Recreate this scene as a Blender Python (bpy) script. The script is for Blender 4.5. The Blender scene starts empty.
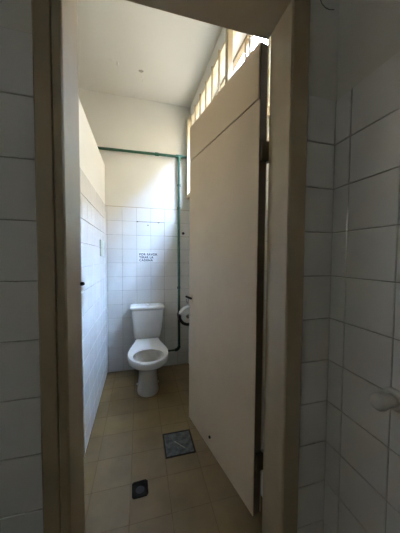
import bpy, bmesh, math, random
from mathutils import Vector, Matrix

random.seed(7)
S = bpy.context.scene
C = S.collection

# ------------------------------------------------------------------ camera
F_PX, YAW, PITCH, ROLL, EYE = 228.74, 0.25792, 0.04128, 0.00649, 1.2542
fw = Vector((math.sin(YAW)*math.cos(PITCH), math.cos(YAW)*math.cos(PITCH), -math.sin(PITCH)))
rt = Vector((math.cos(YAW), -math.sin(YAW), 0)); up = rt.cross(fw)
r2 = rt*math.cos(ROLL) + up*math.sin(ROLL); u2 = up*math.cos(ROLL) - rt*math.sin(ROLL)
cd = bpy.data.cameras.new('camera'); cam = bpy.data.objects.new('camera', cd); C.objects.link(cam)
cd.sensor_fit = 'HORIZONTAL'; cd.sensor_width = 36.0; cd.lens = 36.0*F_PX/400.0
cd.clip_start = 0.02; cd.clip_end = 100
M4 = Matrix((r2, u2, -fw)).transposed().to_4x4(); M4.translation = (0, 0, EYE)
cam.matrix_world = M4
S.camera = cam

# ------------------------------------------------------------------ sky, sun, exposure
w = bpy.data.worlds.new('sky'); S.world = w; w.use_nodes = True
bg = w.node_tree.nodes['Background']
bg.inputs['Color'].default_value = (0.43, 0.64, 1.0, 1); bg.inputs['Strength'].default_value = 100.0
sd = bpy.data.lights.new('sun', 'SUN'); sun = bpy.data.objects.new('sun', sd); C.objects.link(sun)
sd.energy = 100.0; sd.angle = 0.01; sd.color = (1.0, 0.90, 0.74)
sun.rotation_euler = Vector((0.62, -0.30, -0.75)).to_track_quat('-Z', 'Y').to_euler()
sun.location = (0, 0, 6)
V = S.view_settings
V.view_transform = 'Standard'; V.look = 'None'; V.gamma = 1.0; V.use_curve_mapping = False
V.exposure = 0.36

# ------------------------------------------------------------------ materials
def mat(name, col, rough=0.5, var=0.06, scale=6.0, bump=0.0, bscale=40.0, metal=0.0, rnd=0.0, spec=0.5, dark=None, dscale=3.0, damt=0.0):
    m = bpy.data.materials.new(name); m.use_nodes = True
    nt = m.node_tree; N = nt.nodes; L = nt.links; b = N['Principled BSDF']
    b.inputs['Roughness'].default_value = rough; b.inputs['Metallic'].default_value = metal
    b.inputs['Specular IOR Level'].default_value = spec
    tc = N.new('ShaderNodeTexCoord')
    geo = N.new('ShaderNodeNewGeometry')
    no = N.new('ShaderNodeTexNoise'); no.inputs['Scale'].default_value = scale; no.inputs['Detail'].default_value = 5
    L.new(geo.outputs['Position'], no.inputs['Vector'])
    mr = N.new('ShaderNodeMapRange'); mr.inputs['From Min'].default_value = 0.3; mr.inputs['From Max'].default_value = 0.7
    mr.inputs['To Min'].default_value = 1-var; mr.inputs['To Max'].default_value = 1+var
    L.new(no.outputs['Fac'], mr.inputs['Value'])
    hsv = N.new('ShaderNodeHueSaturation'); hsv.inputs['Color'].default_value = (*col, 1)
    val = mr.outputs['Result']
    if rnd:
        oi = N.new('ShaderNodeObjectInfo'); m2 = N.new('ShaderNodeMapRange')
        m2.inputs['To Min'].default_value = 1-rnd; m2.inputs['To Max'].default_value = 1+rnd
        L.new(oi.outputs['Random'], m2.inputs['Value'])
        mu = N.new('ShaderNodeMath'); mu.operation = 'MULTIPLY'
        L.new(val, mu.inputs[0]); L.new(m2.outputs['Result'], mu.inputs[1]); val = mu.outputs[0]
    L.new(val, hsv.inputs['Value'])
    out = hsv.outputs['Color']
    if dark:
        n3 = N.new('ShaderNodeTexNoise'); n3.inputs['Scale'].default_value = dscale; n3.inputs['Detail'].default_value = 8
        L.new(geo.outputs['Position'], n3.inputs['Vector'])
        m3 = N.new('ShaderNodeMapRange'); m3.inputs['From Min'].default_value = 0.5; m3.inputs['From Max'].default_value = 0.72
        m3.inputs['To Min'].default_value = 0; m3.inputs['To Max'].default_value = damt
        L.new(n3.outputs['Fac'], m3.inputs['Value'])
        mx = N.new('ShaderNodeMix'); mx.data_type = 'RGBA'; mx.inputs['B'].default_value = (*dark, 1)
        L.new(m3.outputs['Result'], mx.inputs['Factor']); L.new(out, mx.inputs['A']); out = mx.outputs['Result']
    L.new(out, b.inputs['Base Color'])
    if bump:
        n2 = N.new('ShaderNodeTexNoise'); n2.inputs['Scale'].default_value = bscale; n2.inputs['Detail'].default_value = 4
        L.new(geo.outputs['Position'], n2.inputs['Vector'])
        bp = N.new('ShaderNodeBump'); bp.inputs['Strength'].default_value = bump; bp.inputs['Distance'].default_value = 0.01
        L.new(n2.outputs['Fac'], bp.inputs['Height']); L.new(bp.outputs['Normal'], b.inputs['Normal'])
    return m

M = dict(
    tile=mat('glazed_tile', (0.82, 0.80, 0.755), 0.13, 0.03, 5, 0.04, 9, rnd=0.03),
    grout=mat('grout', (0.40, 0.37, 0.32), 0.9, 0.2, 30),
    washed_out_grout=mat('washed_out_grout', (0.66, 0.62, 0.55), 0.9, 0.2, 30),  # same grout made paler: daylight washing out the partition joints
    plaster=mat('cream_plaster', (0.76, 0.735, 0.66), 0.75, 0.03, 3, 0.10, 60),
    ceil=mat('ceiling_paint', (0.72, 0.69, 0.61), 0.85, 0.03, 2, 0.10, 30),
    partition=mat('cream_gloss_paint', (0.74, 0.715, 0.645), 0.45, 0.02, 3, 0.05, 40),
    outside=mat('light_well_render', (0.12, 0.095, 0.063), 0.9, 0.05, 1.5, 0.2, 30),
    yard=mat('yard_bounce_render', (0.25, 0.165, 0.09), 0.9, 0.05, 1.5, 0.2, 30),  # warm tint chosen to colour the light entering the side window
    ground=mat('terracotta', (0.25, 0.19, 0.13), 0.9, 0.1, 2, 0.2, 30),
    floor=mat('ochre_tile', (0.185, 0.115, 0.038), 0.38, 0.10, 7, 0.05, 15, rnd=0.07, dark=(0.09, 0.056, 0.02), dscale=5, damt=0.5),
    fgrout=mat('dirty_grout', (0.145, 0.092, 0.036), 0.9, 0.2, 20),
    frame=mat('brown_frame_paint', (0.37, 0.28, 0.165), 0.42, 0.06, 9, 0.05, 50),
    door=mat('beige_door_paint', (0.66, 0.51, 0.33), 0.40, 0.05, 4, 0.06, 25, dark=(0.54, 0.41, 0.255), dscale=2.2, damt=0.35),
    edge=mat('door_edge_brown', (0.12, 0.085, 0.045), 0.6, 0.1, 20),
    cream=mat('cream_bar_paint', (0.66, 0.56, 0.38), 0.45, 0.05, 10),
    bar_shade=mat('shaded_bar_tan', (0.36, 0.28, 0.16), 0.5, 0.05, 10),  # darker tan carries the shade on the bars' camera-facing side
    porcelain=mat('white_porcelain', (0.90, 0.885, 0.84), 0.08, 0.02, 6, rnd=0.0),
    inner=mat('bowl_porcelain', (0.74, 0.69, 0.60), 0.15, 0.15, 15),  # duller than the outer porcelain, mottled at random
    water=mat('still_water', (0.12, 0.11, 0.09), 0.03, 0.0),
    green=mat('green_pipe', (0.025, 0.095, 0.055), 0.4, 0.1, 20),
    hose=mat('dark_green_hose', (0.03, 0.07, 0.045), 0.5, 0.1, 20),
    paper=mat('white_paper', (0.86, 0.85, 0.82), 0.8, 0.01, 10),
    ink=mat('black_ink', (0.02, 0.02, 0.025), 0.8, 0.0),
    iron=mat('dark_iron', (0.022, 0.018, 0.014), 0.8, 0.3, 40, 0.1, 80, spec=0.15),
    steel=mat('worn_steel', (0.45, 0.43, 0.40), 0.35, 0.1, 30, metal=0.9),
    grate=mat('weathered_grate_metal', (0.085, 0.085, 0.072), 0.6, 0.6, 30, 0.5, 40, spec=0.3),
    black=mat('drain_black', (0.008, 0.008, 0.008), 0.6, 0.0),
    rust=mat('brown_stain', (0.22, 0.16, 0.09), 0.9, 0.4, 60),
    tan=mat('tan_caulk', (0.50, 0.42, 0.30), 0.9, 0.2, 60),
    wplastic=mat('white_plastic', (0.74, 0.72, 0.67), 0.3, 0.02, 10),
    dplastic=mat('dark_plastic', (0.035, 0.022, 0.015), 0.35, 0.1, 20),
    gplastic=mat('pale_green_plastic', (0.46, 0.52, 0.42), 0.35, 0.03, 10),
    cable=mat('black_cable', (0.07, 0.07, 0.065), 0.5, 0.0),
)

# ------------------------------------------------------------------ helpers
def link_mesh(name, me, m, parent=None, loc=(0, 0, 0), rot=(0, 0, 0)):
    if m is not None and not me.materials: me.materials.append(M[m])
    o = bpy.data.objects.new(name, me); C.objects.link(o)
    if parent: o.parent = parent
    o.location = loc; o.rotation_euler = rot
    return o
def smooth(me, ang=0.7):
    for p in me.polygons: p.use_smooth = True
    try: me.set_sharp_from_angle(angle=ang)
    except Exception: pass
class B:
    """collects shapes into one bmesh"""
    def __init__(s): s.bm = bmesh.new()
    def box(s, a, b, bev=0.0):
        bm = s.bm; x0, y0, z0 = a; x1, y1, z1 = b
        t = bmesh.new()
        v = [t.verts.new(c) for c in ((x0,y0,z0),(x1,y0,z0),(x1,y1,z0),(x0,y1,z0),(x0,y0,z1),(x1,y0,z1),(x1,y1,z1),(x0,y1,z1))]
        for f in ((0,3,2,1),(4,5,6,7),(0,1,5,4),(1,2,6,5),(2,3,7,6),(3,0,4,7)): t.faces.new([v[i] for i in f])
        if bev: bmesh.ops.bevel(t, geom=list(t.edges), offset=bev, segments=2, affect='EDGES', profile=0.7)
        me = bpy.data.meshes.new('t'); t.to_mesh(me); t.free(); bm.from_mesh(me); bpy.data.meshes.remove(me)
        return s
    def loft(s, rings, cap0=True, cap1=True):
        bm = s.bm; R = [[bm.verts.new(p) for p in r] for r in rings]; n = len(R[0])
        for a, b in zip(R, R[1:]):
            for i in range(n):
                j = (i+1) % n; bm.faces.new((a[i], a[j], b[j], b[i]))
        if cap0: bm.faces.new(R[0][::-1])
        if cap1: bm.faces.new(R[-1])
        return s
    def tube(s, pts, r, n=12):
        pts = [Vector(p) for p in pts]; rings = []
        prev = None
        for i, p in enumerate(pts):
            a = pts[max(i-1, 0)]; b = pts[min(i+1, len(pts)-1)]; d = (b-a).normalized()
            if prev is None:
                u = d.orthogonal().normalized()
            else:
                u = (prev - d*prev.dot(d)).normalized()
            prev = u; v = d.cross(u); rr = r[i] if isinstance(r, (list, tuple)) else r
            rings.append([p + (u*math.cos(2*math.pi*k/n) + v*math.sin(2*math.pi*k/n))*rr for k in range(n)])
        return s.loft(rings)
    def poly(s, pts, th):
        """flat outline extruded along th"""
        th = Vector(th); a = [Vector(p) for p in pts]
        return s.loft([a, [p+th for p in a]])
    def mesh(s, name, sm=False, ang=0.7):
        bmesh.ops.recalc_face_normals(s.bm, faces=list(s.bm.faces))
        me = bpy.data.meshes.new(name); s.bm.to_mesh(me); s.bm.free()
        if sm: smooth(me, ang)
        return me
    def obj(s, name, m, parent=None, loc=(0, 0, 0), rot=(0, 0, 0), sm=False, ang=0.7):
        return link_mesh(name, s.mesh(name, sm, ang), m, parent, loc, rot)
def off(parent):   # part modelled in world coordinates under an unrotated Empty
    return tuple(-c for c in parent.location)
def tag(o, label, cat, group=None, kind=None):
    o['label'] = label; o['category'] = cat
    if group: o['group'] = group
    if kind: o['kind'] = kind
    return o
def empty(name, loc=(0, 0, 0), rotz=0.0):
    o = bpy.data.objects.new(name, None); C.objects.link(o); o.location = loc; o.rotation_euler = (0, 0, rotz)
    o.empty_display_size = 0.1
    return o
TILE_CACHE = {}
def tile_mesh(wd, ht, m, th=0.004):
    k = (round(wd, 4), round(ht, 4), m)
    if k not in TILE_CACHE:
        a, b, c = wd/2, ht/2, 0.0016
        g = B()
        g.loft([[(-a,0,-b),(a,0,-b),(a,0,b),(-a,0,b)], [(-a,-th+c*.7,-b),(a,-th+c*.7,-b),(a,-th+c*.7,b),(-a,-th+c*.7,b)],
                [(-a+c,-th,-b+c),(a-c,-th,-b+c),(a-c,-th,b-c),(-a+c,-th,b-c)]], cap0=False)
        me = g.mesh('tile'); me.materials.append(M[m]); TILE_CACHE[k] = me
    return TILE_CACHE[k]
def tiles(parent, u0, u1, v0, v1, uj, vj, T, m='tile', gap=0.0024, bed='grout', holes=(), jit=0.0003):
    """tiles on the local x-z plane facing local -y; uj, vj: one joint of each set; holes: (u0,u1,v0,v1) left open"""
    def cuts(a, b, j, extra):
        c = {round(a, 5), round(b, 5)}
        k = math.ceil((a-j)/T - 1e-6)
        while j+k*T < b-1e-6: c.add(round(j+k*T, 5)); k += 1
        for e in extra:
            if a < e < b: c.add(round(e, 5))
        return sorted(c)
    us = cuts(u0, u1, uj, []); vs = cuts(v0, v1, vj, [])
    cells = []
    for a, b in zip(us, us[1:]):
        for c, d in zip(vs, vs[1:]):
            hit = [h for h in holes if h[0] < b-1e-4 and h[1] > a+1e-4 and h[2] < d-1e-4 and h[3] > c+1e-4]
            if not hit: cells.append((a, b, c, d)); continue
            ku = sorted({a, b} | {e for h in hit for e in h[:2] if a < e < b}); kv = sorted({c, d} | {e for h in hit for e in h[2:] if c < e < d})
            cells += [(p, q, r, t) for p, q in zip(ku, ku[1:]) for r, t in zip(kv, kv[1:])]
    if 1:
        for a, b, c, d in cells:
            if b-a < 0.012 or d-c < 0.012: continue
            cu, cv = (a+b)/2, (c+d)/2
            if any(h[0] < cu < h[1] and h[2] < cv < h[3] for h in holes): continue
            o = link_mesh('tile', tile_mesh(b-a-gap, d-c-gap, m), None, parent, (cu, 0.0005-random.random()*jit, cv))
            if jit: o.rotation_euler = (random.uniform(-1, 1)*0.0012, 0, random.uniform(-1, 1)*0.0012)

# ------------------------------------------------------------------ the setting
CEIL = 2.94; DW = 0.6622; DB = 2.5988; XL = -0.3435; XR = 0.6525; T = 0.15
TOPF = 1.7913; TOPB = 1.7855; PTOP = 2.203
G = 0.004
# floor
g = B().box((-1.65, 0, -1.9), (0.82, 0.10, 2.75))
floor = g.obj('floor', 'fgrout', None, (0, 0, -G), (-math.pi/2, 0, 0))
tag(floor, 'ochre brown square floor tiles with a grate and a drain hole', 'floor', kind='structure')
B().box((XL, -0.0030, 0.28), (0.64, 0.0, DB)).obj('grout_bed', 'fgrout', floor)
GX0, GX1, GY0, GY1 = 0.148, 0.348, 1.376, 1.582          # grate
QX0, QX1, QY0, QY1 = -0.046, 0.039, 1.180, 1.272         # drain
tiles(floor, XL+0.005, 0.64, 0.30, DB, 0.147, 1.667-0.2*6, 0.2, 'floor', 0.0022, jit=0.0,
      holes=[(GX0, GX1, GY0, GY1)])
# back wall
g = B().box((-1.6, G, 0), (0.80, 0.15, CEIL))
wb = g.obj('wall_back', 'plaster', None, (0, DB, 0))
tag(wb, 'white tiled lower wall with cream plaster above, behind the toilet', 'wall', kind='structure')
B().box((XL, 0.001, 0), (0.556, G+.002, TOPB)).obj('grout_bed', 'grout', wb)
tiles(wb, XL, 0.556, 0.0, TOPB, -0.1809, TOPB, T)
for a, b, mm in (((-0.031, 1.6325), (0.269, 1.6375), 'rust'), ((0.2665, 1.4835), (0.2715, 1.6355), 'tan'), ((0.269, 1.483), (0.55, 1.488), 'tan'), ((XL, 1.783), (0.555, 1.789), 'tan')):
    B().box((a[0], -0.0048, a[1]), (b[0], 0.0, b[1])).obj('stained_joint', mm, wb)
for x, z in ((-0.022, 1.634), (0.205, 1.631), (0.09, 1.600)):
    B().tube([(x, 0, z), (x, -0.010, z), (x, -0.0125, z)], [0.006, 0.006, 0.003], 10).obj('nail_head', 'iron', wb)
# left partition (free-standing, does not reach the ceiling)
g = B().box((0.76, G, 0), (DB, 0.10, PTOP), 0.004)
wl = g.obj('wall_left', 'partition', None, (XL, 0, 0), (0, 0, math.pi/2))
tag(wl, 'low cream partition tiled white below, left of the toilet', 'wall', kind='structure')
B().box((0.80, 0.001, 0), (DB-.001, G+.002, TOPB)).obj('grout_bed', 'washed_out_grout', wl)
tiles(wl, 0.80, DB-0.003, 0.0, TOPB, DB, TOPB, T)
# right cubicle wall with the barred opening (slightly out of square)
SK = math.atan2(-1, 0.04)
U0, U1, Z0, Z1 = 0.075, 1.72, 1.925, 2.76
g = B(); WT = 0.15
g.box((0, G, 0), (1.86, WT, Z0)).box((0, G, Z1), (1.86, WT, CEIL)).box((0, G, Z0), (U0, WT, Z1)).box((U1, G, Z0), (1.86, WT, Z1))
wr = g.obj('wall_right', 'plaster', None, (0.555, DB, 0), (0, 0, SK))
tag(wr, 'cream wall with a barred opening high up behind the open door', 'wall', kind='structure')
B().box((0.001, 0.001, 0), (1.85, G+.002, TOPB)).obj('grout_bed', 'grout', wr)
tiles(wr, 0.003, 1.83, 0.0, TOPB, 0, TOPB, T)
# door wall
OX0, OX1, OZ = -0.215, 0.495, 2.075      # rough opening
g = B(); YB = 0.10
g.box((-1.6, G, 0), (OX0, YB, CEIL)).box((OX1, G, 0), (0.80, YB, CEIL)).box((OX0, G, OZ), (OX1, YB, CEIL))
wf = g.obj('wall_front', 'plaster', None, (0, DW, 0))
tag(wf, 'white tiled wall around the brown door frame', 'wall', kind='structure')
B().box((-1.2, 0.001, 0), (OX0, G+.002, TOPF)).box((OX1, 0.001, 0), (XR, G+.002, TOPF)).obj('grout_bed', 'grout', wf)
tiles(wf, -0.80, -0.216, 0.0, TOPF, -0.345, TOPF, T)
tiles(wf, 0.496, XR-0.002, 0.0, TOPF, 0.5025, TOPF, T)
# right wall of the washroom in front
g = B().box((-DW, G, 0), (1.75, 0.15, CEIL))
ws = g.obj('wall_side', 'plaster', None, (XR, 0, 0), (0, 0, -math.pi/2))
tag(ws, 'white tiled side wall at the right edge, nearest the camera', 'wall', kind='structure')
B().box((-DW, 0.001, 0), (1.7, G+.002, TOPF)).obj('grout_bed', 'grout', ws)
tiles(ws, -DW+0.003, 0.85, 0.0, TOPF, -0.598, TOPF, T)
# far left, rear and ceiling
g = B(); RY0, RY1, RZ0, RZ1 = -0.80, -0.45, 1.42, 1.78     # small unseen window behind the camera, lighting the washroom, facing the added yard wall
g.box((-1.6, -1.7, 0), (-1.5, RY0, CEIL)).box((-1.6, RY1, 0), (-1.5, DB, CEIL)).box((-1.6, RY0, 0), (-1.5, RY1, RZ0)).box((-1.6, RY0, RZ1), (-1.5, RY1, CEIL))
tag(g.obj('wall_far_left', 'plaster'), 'plain plaster wall beyond the low partition', 'wall', kind='structure')
tag(B().box((-3.0, -3.6, -0.3), (-2.85, 2.6, 5.5)).obj('wall_yard_added', 'yard'), 'added unseen yard wall tinting light through the small side window', 'wall', kind='structure')  # added out of view to hide the sky and warm the washroom light
tag(B().box((-1.6, -1.75, 0), (0.80, -1.63, CEIL)).obj('wall_rear', 'plaster'), 'plain plaster wall behind the camera', 'wall', kind='structure')
ceil = B().box((-1.6, -1.75, CEIL), (0.79, 2.75, CEIL+0.14)).obj('ceiling', 'ceil')
tag(ceil, 'cream painted ceiling with two small flaking spots', 'ceiling', kind='structure')
def flake(cx, cy, rx, ry, n, drop, mm):
    pts = []
    for i in range(n):
        a = 2*math.pi*i/n; k = random.uniform(0.6, 1.15)
        pts.append(Vector((cx+rx*k*math.cos(a), cy+ry*k*math.sin(a), CEIL - 0.001 - drop*max(0, math.sin(a)))))
    b = B(); b.poly(pts, (0, 0, 0.0015)); return b.obj('paint_flake', mm, ceil)
flake(-0.22, 2.16, 0.035, 0.012, 9, 0.006, 'plaster'); flake(-0.178, 2.19, 0.012, 0.026, 9, 0.012, 'plaster')
flake(0.02, 2.215, 0.025, 0.014, 9, 0.010, 'grout'); flake(0.028, 2.285, 0.012, 0.06, 10, 0.012, 'plaster')
# light well outside the barred opening
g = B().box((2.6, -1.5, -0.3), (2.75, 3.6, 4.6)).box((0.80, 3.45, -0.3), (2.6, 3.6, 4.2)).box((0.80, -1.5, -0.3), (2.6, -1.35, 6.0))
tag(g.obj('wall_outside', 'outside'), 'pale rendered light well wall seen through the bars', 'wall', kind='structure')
tag(B().box((0.80, -1.35, -0.4), (2.6, 3.45, -0.15)).obj('floor_outside', 'ground'), 'concrete floor of the light well outside', 'ground', kind='structure')

# ------------------------------------------------------------------ barred opening (window_1)
win = empty('window_1', (0.555, DB, 0), SK)
tag(win, 'cream barred opening high on the wall above the door', 'window', kind='structure')
fy0, fy1 = -0.045, 0.0
B().box((0.022, fy0, 1.905), (0.075, 0.03, 2.775), .003).obj('frame_post', 'cream', win)
B().box((1.70, fy0, 1.905), (1.75, 0.03, 2.775), .003).obj('frame_post', 'cream', win)
B().box((0.075, -0.012, 2.752), (1.70, 0.03, 2.775), .003).obj('top_rail', 'cream', win)
B().box((0.075, fy0, 1.905), (1.70, 0.03, 1.945), .003).obj('bottom_rail', 'cream', win)
B().box((1.115, fy0, 1.945), (1.160, -0.010, 2.752), .003).obj('mullion', 'bar_shade', win)
bar = None
for y in (2.42, 2.268, 2.098, 1.938, 1.782, 1.630, 1.17, 0.99):
    u = DB - y
    if bar is None:
        bar = B().box((-0.006, -0.036, 1.945), (0.006, -0.022, 2.752), .002).obj('bar', 'bar_shade', win, (u, 0, 0))
    else:
        o = bar.copy(); C.objects.link(o); o.parent = win; o.location = (u, 0, 0)
of = B()
B().box((U0, 0.105, 2.735), (U1, 0.145, 2.76), .002).obj('outer_top_rail', 'frame', win)
B().box((U0, 0.105, 1.926), (U1, 0.145, 1.955), .002).obj('outer_bottom_rail', 'frame', win)
for u in (U0+.001, 1.09, U1-.031):
    B().box((u, 0.108, 1.955), (u+.03, 0.142, 2.735), .002).obj('outer_post', 'frame', win)

# ------------------------------------------------------------------ door frame (trim_1)
fr = empty('trim_1', (0.14, 0.70, 0))
tag(fr, 'brown painted metal door frame around the cubicle entrance', 'door frame', kind='structure')
FZ = 2.045; YF = 0.632
def prism(pts, z0, z1): return B().loft([[(x, y, z0) for x, y in pts], [(x, y, z1) for x, y in pts]])
lp = [(-0.240, YF+.004), (-0.236, YF), (-0.203, YF), (-0.200, YF+.005), (-0.197, YF+.001), (-0.181, YF+.001), (-0.177, YF+.006), (-0.177, 0.785), (-0.181, 0.790), (-0.240, 0.790)]
prism(lp, 0, FZ+.06).obj('jamb', 'frame', fr, off(fr))
rp = [(0.519, YF+.004), (0.515, YF), (0.459, YF), (0.454, YF+.005), (0.454, 0.732), (0.457, 0.735), (0.470, 0.735), (0.470, 0.780), (0.519, 0.780)]
prism(rp[::-1], 0, FZ+.06).obj('jamb', 'frame', fr, off(fr))
hp = [(YF, FZ+.005), (YF+.005, FZ), (0.775, FZ), (0.780, FZ+.005), (0.780, FZ+.06), (YF, FZ+.06)]
B().loft([[(-0.178, y, z) for y, z in hp], [(0.455, y, z) for y, z in hp]]).obj('header', 'frame', fr, off(fr))
pg = B().tube([(-0.180, 0.776, 1.169), (-0.170, 0.776, 1.169), (-0.166, 0.776, 1.169)], [0.006, 0.006, 0.004], 12).obj('latch_peg', 'iron', fr, off(fr), sm=True)

# ------------------------------------------------------------------ door leaf (door_1): local +x from hinge edge to free edge, local +y is the far face
HX, HY, FX, FY = 0.434, 0.792, 0.306, 1.42
ang = math.atan2(FY-HY, FX-HX); DWID = math.hypot(FX-HX, FY-HY)
door = empty('door_1', (HX, HY, 0), ang)
tag(door, 'open beige cubicle door with a seam near its top', 'door', kind='structure')
DZ0, DZ1, SEAM = 0.215, 2.052, 1.847
# local: +x along leaf, left-hand side (+y local) faces -X world; face plane y=0, leaf body y<0
B().box((0.0, -0.036, DZ0), (DWID, -0.004, DZ1), .001).obj('leaf', 'edge', door)
B().box((0.0, -0.004, DZ0), (DWID, 0.0, SEAM-.0025), .001).obj('lower_panel', 'door', door)
B().box((0.004, -0.004, SEAM+.0015), (DWID, 0.0015, DZ1), .001).obj('upper_panel', 'door', door)
B().box((0.0, -0.040, DZ0), (DWID, -0.036, DZ1), .001).obj('back_panel', 'door', door)
for z in (0.44, 1.655):
    h = B().tube([(-0.006, -0.040, z-.035), (-0.006, -0.040, z+.035)], 0.0075, 12).obj('hinge', 'edge', door, sm=True)
    B().box((-0.012, -0.039, z-.035), (0.0, -0.006, z+.035)).obj('hinge_leaf', 'edge', h)
    for s in (-1, 1):
        B().tube([(-0.006, -0.040, z+s*.035), (-0.006, -0.040, z+s*.042)], [0.0055, 0.003], 10).obj('pin_tip', 'steel', h)
lt = B().box((DWID-.055, 0.0, 0.975), (DWID-.004, 0.004, 1.02), .001).obj('latch_plate', 'door', door)
B().tube([(DWID-.05, 0.010, 0.998), (DWID+.028, 0.010, 0.998)], 0.0065, 10).obj('latch_bolt', 'iron', lt, sm=True)
rg = [(DWID+.006+0.016*math.cos(a), 0.012, 0.978+0.018*math.sin(a)) for a in [math.radians(70+24*i) for i in range(14)]]
B().tube(rg, 0.003, 8).obj('latch_ring', 'steel', lt, sm=True)
B().tube([(0.355, 0.0, 0.285), (0.355, 0.006, 0.285), (0.355, 0.008, 0.285)], [0.007, 0.007, 0.004], 10).obj('bolt_head', 'iron', door)

# ------------------------------------------------------------------ toilet
TX = 0.071
toi = empty('toilet', (TX, 2.2, 0))
tag(toi, 'white porcelain toilet without a seat against the tiled wall', 'toilet')
NP = 28
def rim(hw, yf, yc, yb, hb):
    """half outline front to back, mirrored: closed ring of 2*NP points"""
    r = []
    for i in range(NP):
        t = i/(NP-1)
        if t < 0.6:
            a = t/0.6*math.pi/2; x = hw*math.sin(a)**0.92; y = yc-(yc-yf)*math.cos(a)
        else:
            k = (t-0.6)/0.4; s = k*k*(3-2*k); x = hw+(hb-hw)*s; y = yc+(yb-yc)*k
        r.append((x, y))
    ring = [(x, y) for x, y in r] + [(-x, y) for x, y in r[::-1]]
    return [(TX+x, y) for x, y in ring]
def R3(z, *a): return [(x, y, z) for x, y in rim(*a)]
outer = [R3(0.0, .098, 2.045, 2.17, 2.42, .085), R3(0.02, .100, 2.043, 2.17, 2.42, .085), R3(0.05, .094, 2.052, 2.17, 2.42, .083), R3(0.14, .085, 2.055, 2.17, 2.42, .08),
         R3(0.20, .084, 2.03, 2.16, 2.42, .082), R3(0.25, .097, 1.99, 2.13, 2.42, .088), R3(0.295, .128, 1.93, 2.10, 2.42, .10),
         R3(0.325, .154, 1.882, 2.08, 2.42, .110), R3(0.338, .164, 1.864, 2.075, 2.42, .113), R3(0.342, .174, 1.842, 2.07, 2.42, .117), R3(0.352, .178, 1.834, 2.07, 2.42, .118), R3(0.392, .179, 1.832, 2.07, 2.42, .118), R3(0.402, .174, 1.838, 2.07, 2.42, .114)]
def hole(z, cy, a, b):
    r = []
    for i in range(NP):
        t = i/(NP-1)*math.pi; r.append((a*math.sin(t), cy-b*math.cos(t)))
    ring = r + [(-x, y) for x, y in r[::-1]]
    return [(TX+x, y, z) for x, y in ring]
outer += [hole(0.403, 2.003, .137, .138), hole(0.397, 2.003, .130, .130)]
b = B(); b.loft(outer, True, False)
bowl = None
bowl = b.obj('bowl', 'porcelain', toi, off(toi), sm=True, ang=1.0)
inn = B().loft([hole(0.398, 2.003, .130, .130), hole(0.375, 2.003, .137, .140), hole(0.34, 2.01, .125, .125), hole(0.28, 2.07, .085, .085), hole(0.23, 2.11, .052, .05), hole(0.20, 2.12, .042, .04)], False, True)
bm_in = inn.obj('bowl_interior', 'inner', bowl, sm=True)
B().loft([hole(0.236, 2.106, .056, .052), hole(0.240, 2.103, .058, .055)]).obj('water', 'water', bowl)
def rrect(x0, x1, y0, y1, r, z, n=5, bulge=0.0):
    pts = []
    for cx, cy, a0 in ((x1-r, y0+r, -90), (x1-r, y1-r, 0), (x0+r, y1-r, 90), (x0+r, y0+r, 180)):
        for i in range(n+1):
            a = math.radians(a0+90*i/n); pts.append([cx+r*math.cos(a), cy+r*math.sin(a), z])
    xm, hw = (x0+x1)/2, (x1-x0)/2
    for p in pts:
        if p[1] < (y0+y1)/2: p[1] -= bulge*(1-((p[0]-xm)/hw)**2)
    # extra points along the front edge for the bulge
    front = [[xm+hw*0.8*k/6, y0-bulge*(1-(0.8*k/6)**2), z] for k in range(-5, 6)]
    return pts[n+1:3*(n+1)] + pts[3*(n+1):] + front + pts[:n+1]
tk = [rrect(TX+.004-.118, TX+.004+.118, 2.445, 2.575, .03, .396, bulge=.01), rrect(TX+.004-.136, TX+.004+.136, 2.425, 2.585, .03, .404, bulge=.012), rrect(TX+.004-.148, TX+.004+.148, 2.404, 2.59, .03, .50, bulge=.013),
      rrect(TX+.004-.164, TX+.004+.164, 2.396, 2.592, .03, .67, bulge=.014), rrect(TX+.004-.168, TX+.004+.168, 2.400, 2.592, .03, .706, bulge=.014)]
B().loft(tk).obj('tank', 'porcelain', toi, off(toi), sm=True, ang=1.0)
ld = [rrect(TX+.006-.172, TX+.006+.172, 2.394, 2.592, .03, .706, bulge=.014), rrect(TX+.006-.178, TX+.006+.178, 2.388, 2.593, .034, .713, bulge=.014), rrect(TX+.006-.178, TX+.006+.178, 2.388, 2.593, .034, .729, bulge=.014),
      rrect(TX+.006-.170, TX+.006+.170, 2.396, 2.588, .03, .738, bulge=.014), rrect(TX-.12, TX+.12, 2.43, 2.56, .03, .742, bulge=.01)]
lid = B().loft(ld).obj('tank_lid', 'porcelain', toi, off(toi), sm=True, ang=1.0)
B().tube([(TX, 2.49, .740), (TX, 2.49, .747), (TX, 2.49, .750)], [.021, .021, .016], 20).obj('flush_button', 'wplastic', lid, sm=True, ang=.6)
for s in (-1, 1):
    B().tube([(TX+s*.088, 2.20, 0.048), (TX+s*.100, 2.20, 0.048), (TX+s*.104, 2.20, 0.048)], [.010, .010, .006], 10).obj('bolt_cap', 'wplastic', bowl, sm=True)
B().box((TX-.120, 2.425, .365), (TX-.060, 2.56, .402), .006).obj('tank_bracket', 'dplastic', toi, off(toi))

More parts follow.
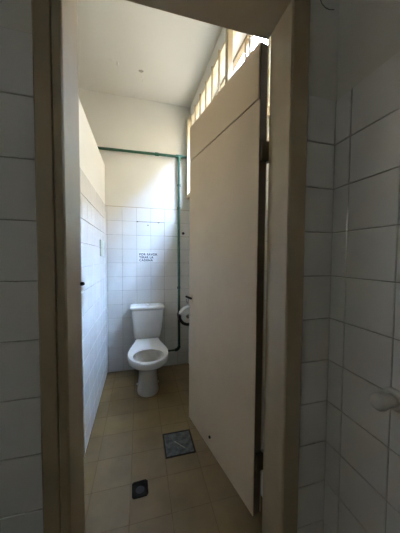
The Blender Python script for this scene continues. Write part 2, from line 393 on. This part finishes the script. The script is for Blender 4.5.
# ------------------------------------------------------------------ green water pipe
pip = empty('water_pipe', (0.428, 2.572, 0.2))
tag(pip, 'green water pipe running across the back wall and down to the toilet', 'pipe')
PY = 2.572; PX = 0.429
B().tube([(-1.49, PY, 2.350), (0.545, PY, 2.372)], .0135, 12).obj('horizontal_run', 'green', pip, off(pip), sm=True)
B().tube([(PX, PY, 2.365), (PX-.002, PY, 1.8), (PX+.003, PY, 0.9), (PX+.006, PY, 0.225)], .0135, 12).obj('vertical_run', 'green', pip, off(pip), sm=True)
B().tube([(PX-.035, PY, 2.3695), (PX+.035, PY, 2.3705)], .019, 14).tube([(PX, PY, 2.37), (PX, PY, 2.33)], .019, 14).obj('tee_fitting', 'green', pip, off(pip), sm=True)
B().tube([(0.165, PY, 2.3675), (0.205, PY, 2.368)], .0185, 14).obj('coupling', 'green', pip, off(pip), sm=True)
for z in (2.055, 1.80, 0.905):
    c = B().tube([(PX, PY, z-.012), (PX, PY, z+.012)], .0185, 14).obj('pipe_clamp', 'hose', pip, off(pip), sm=True)
    B().box((PX-.012, PY, z-.008), (PX+.012, 2.594, z+.008)).obj('clamp_base', 'hose', c)
eb = [(PX+.006-.045*(1-math.cos(a)), PY, .225-.04*math.sin(a)) for a in [math.radians(9*i) for i in range(11)]]
B().tube(eb, .0175, 12).obj('elbow', 'hose', pip, off(pip), sm=True)
B().tube([(PX-.038, PY, .185), (0.30, PY, .183), (0.235, PY-.005, .19), (0.205, 2.555, .22), (0.185, 2.53, .29), (0.165, 2.50, .37), (0.155, 2.49, .41)], .0095, 10).obj('supply_hose', 'hose', pip, off(pip), sm=True)

# ------------------------------------------------------------------ paper sign
sg = empty('paper_sign', (0.085, 2.594, 1.25))
tag(sg, 'small white paper sign with three printed lines on back wall', 'sign')
B().box((-0.098, -0.0022, -0.056), (0.098, -0.0005, 0.056)).obj('sheet', 'paper', sg)
def text(name, s, size, loc, parent, m):
    cu = bpy.data.curves.new(name, 'FONT'); cu.body = s; cu.size = size; cu.align_x = 'LEFT'; cu.space_character = 1.12; cu.extrude = 0.0002; cu.offset = 0.0010
    to = bpy.data.objects.new('tmp', cu); C.objects.link(to)
    bpy.context.view_layer.update()
    me = bpy.data.meshes.new_from_object(to.evaluated_get(bpy.context.evaluated_depsgraph_get()))
    bpy.data.objects.remove(to); me.materials.clear()
    return link_mesh(name, me, m, parent, loc, (math.pi/2, 0, 0))
for s, z in (('POR FAVOR', 0.018), ('TIRAR LA', -0.014), ('CADENA', -0.046)):
    text('lettering', s, 0.033, (-0.090, -0.0028, z), sg, 'ink')

# ------------------------------------------------------------------ hole plug by the pipe
hp_ = empty('wall_plug', (0.482, 2.594, 1.523))
tag(hp_, 'small dark round plug in the tile right of the green pipe', 'plug')
B().tube([(0, 0.004, 0), (0, -0.006, 0), (0, -0.010, 0)], [.0155, .0155, .010], 16).obj('cap', 'iron', hp_, sm=True)
B().tube([(0, -0.009, 0), (0, -0.013, 0)], .005, 6).obj('screw', 'black', hp_)

# ------------------------------------------------------------------ paper roll and holder on the right wall
RX, RY, RZ = 0.478, 2.33, 0.645
ho = empty('paper_holder', (0.565, RY, RZ))
tag(ho, 'dark curved toilet paper holder on the wall beside the door latch', 'holder')
def arc(r, a0, a1, n): return [(RX+r*math.cos(math.radians(a0+(a1-a0)*i/n)), RZ+r*math.sin(math.radians(a0+(a1-a0)*i/n))) for i in range(n+1)]
cr = arc(.098, 168, 300, 16) + [(x, z) for x, z in arc(.0725, 300, 168, 16)]
B().loft([[(x, RY-.055, z) for x, z in cr], [(x, RY+.055, z) for x, z in cr]]).obj('cradle', 'dplastic', ho, off(ho))
B().box((0.515, RY-.05, .55), (0.563, RY+.05, .58), .004).obj('bracket', 'dplastic', ho, off(ho))
B().box((0.556, RY-.055, .55), (0.5635, RY+.055, .74), .002).obj('back_plate', 'wplastic', ho, off(ho))
ro = empty('paper_roll', (RX, RY, RZ))
tag(ro, 'white toilet paper roll in the dark holder', 'paper roll')
def ringpts(r, y, n=24): return [(RX+r*math.cos(2*math.pi*i/n), y, RZ+r*math.sin(2*math.pi*i/n)) for i in range(n)]
B().loft([ringpts(.022, RY-.05), ringpts(.066, RY-.05), ringpts(.069, RY-.047), ringpts(.069, RY+.047), ringpts(.066, RY+.05), ringpts(.022, RY+.05), ringpts(.022, RY-.05)], False, False).obj('roll', 'paper', ro, off(ro), sm=True)
B().loft([ringpts(.022, RY-.05), ringpts(.019, RY-.05), ringpts(.019, RY+.05), ringpts(.022, RY+.05)], False, False).obj('core', 'tan', ro, off(ro))
fl = [(RX+.045, RZ+.055), (RX+.02, RZ+.095), (RX-.03, RZ+.080), (RX-.078, RZ+.035), (RX-.080, RZ+.015), (RX-.070, RZ+.018), (RX-.028, RZ+.066), (RX+.01, RZ+.075)]
B().loft([[(x, RY-.048, z) for x, z in fl], [(x, RY+.046, z) for x, z in fl]]).obj('loose_sheet', 'paper', ro, off(ro))

# ------------------------------------------------------------------ pale plate on the partition
pl = empty('wall_plate', (XL+.001, 2.28, 1.33), math.pi/2)
tag(pl, 'pale green plastic plate on the left partition near the back corner', 'plate')
B().box((-0.10, -0.012, -0.072), (0.10, 0.0, 0.072), .004).obj('cover', 'gplastic', pl)
for s in (-1, 1):
    B().tube([(s*.08, -0.011, 0), (s*.08, -0.0145, 0)], .005, 10).obj('screw', 'steel', pl)

# ------------------------------------------------------------------ floor grate and drain
gr = empty('floor_grate', ((GX0+GX1)/2, (GY0+GY1)/2, 0))
tag(gr, 'square weathered grey metal grate set in the floor near the door', 'grate')
hx, hy = (GX1-GX0)/2-.003, (GY1-GY0)/2-.003
B().box((-hx, -hy, -.0035), (hx, hy, .0)).obj('plate', 'grate', gr)
fb = B()
for a, c in (((-hx, -hy), (hx, -hy+.008)), ((-hx, hy-.008), (hx, hy)), ((-hx, -hy+.008), (-hx+.008, hy-.008)), ((hx-.008, -hy+.008), (hx, hy-.008))):
    fb.box((a[0], a[1], -.003), (c[0], c[1], .003), .0008)
fb.obj('rim', 'iron', gr)
for i in range(9):
    x = -hx+.02+i*(2*hx-.04)/8
    B().box((x-.0045, -hy+.012, 0), (x+.0045, hy-.012, .0018), .0006).obj('rib', 'grate', gr)
B().tube([(-.025, .015, .003), (.035, -.055, .003)], .0018, 6).obj('straw', 'tan', gr)
dr = empty('floor_drain', ((QX0+QX1)/2, (QY0+QY1)/2, 0), 0.03)
tag(dr, 'small square dark floor drain with a round hole', 'drain')
dx, dy = (QX1-QX0)/2, (QY1-QY0)/2
NR = 24
def sq(k, s, z):
    r = []
    for i in range(NR):
        a = 2*math.pi*(i+.5)/NR; c, d = math.cos(a), math.sin(a); m_ = max(abs(c), abs(d)); r.append((s*dx*c/m_, s*dy*d/m_, z))
    return r
def ci(rad, z): return [(rad*math.cos(2*math.pi*(i+.5)/NR), -0.006+rad*math.sin(2*math.pi*(i+.5)/NR), z) for i in range(NR)]
B().loft([sq(0, 1.0, .0005), sq(0, 1.0, .003), sq(0, .95, .0035), ci(.026, .002), ci(.024, .0008)], False, False).obj('plate', 'iron', dr)
B().loft([ci(.025, .0006), ci(.025, .0012)]).obj('hole', 'black', dr)
lo = B(); lo.tube([(0.024*math.cos(a), -0.006+.024*math.sin(a), .003) for a in [2*math.pi*i/20 for i in range(21)]], .0015, 6); lo.obj('ring', 'iron', dr)

# ------------------------------------------------------------------ white knob on the washroom side wall
kb = empty('towel_peg', (XR-.004, 0.436, 0.884))
tag(kb, 'white rounded towel peg projecting from the tiled side wall at right', 'towel peg')
cap = [(-.070, .004), (-.0695, .010), (-.067, .016), (-.062, .0195), (-.054, .0205), (-.047, .0195), (-.045, .016)]
B().tube([(x, 0, 0) for x, _ in cap], [r for _, r in cap], 20).obj('end_cap', 'wplastic', kb, sm=True)
B().tube([(-.047, 0, 0), (-.010, 0, 0)], .0165, 18).obj('stem', 'wplastic', kb, sm=True)
B().tube([(-.013, 0, 0), (-.009, 0, 0), (-.001, 0, 0)], [.024, .028, .029], 22).obj('wall_flange', 'wplastic', kb, sm=True)

# ------------------------------------------------------------------ loose cable above the frame
cb = [(0.560, 0.655, 2.125), (0.568, 0.655, 2.100), (0.578, 0.655, 2.082), (0.592, 0.655, 2.074), (0.608, 0.656, 2.073), (0.620, 0.657, 2.077), (0.630, 0.658, 2.081)]
tag(B().tube(cb, .0013, 8).obj('cable', 'cable', sm=True), 'thin dark cable loop above the door frame corner', 'cable')
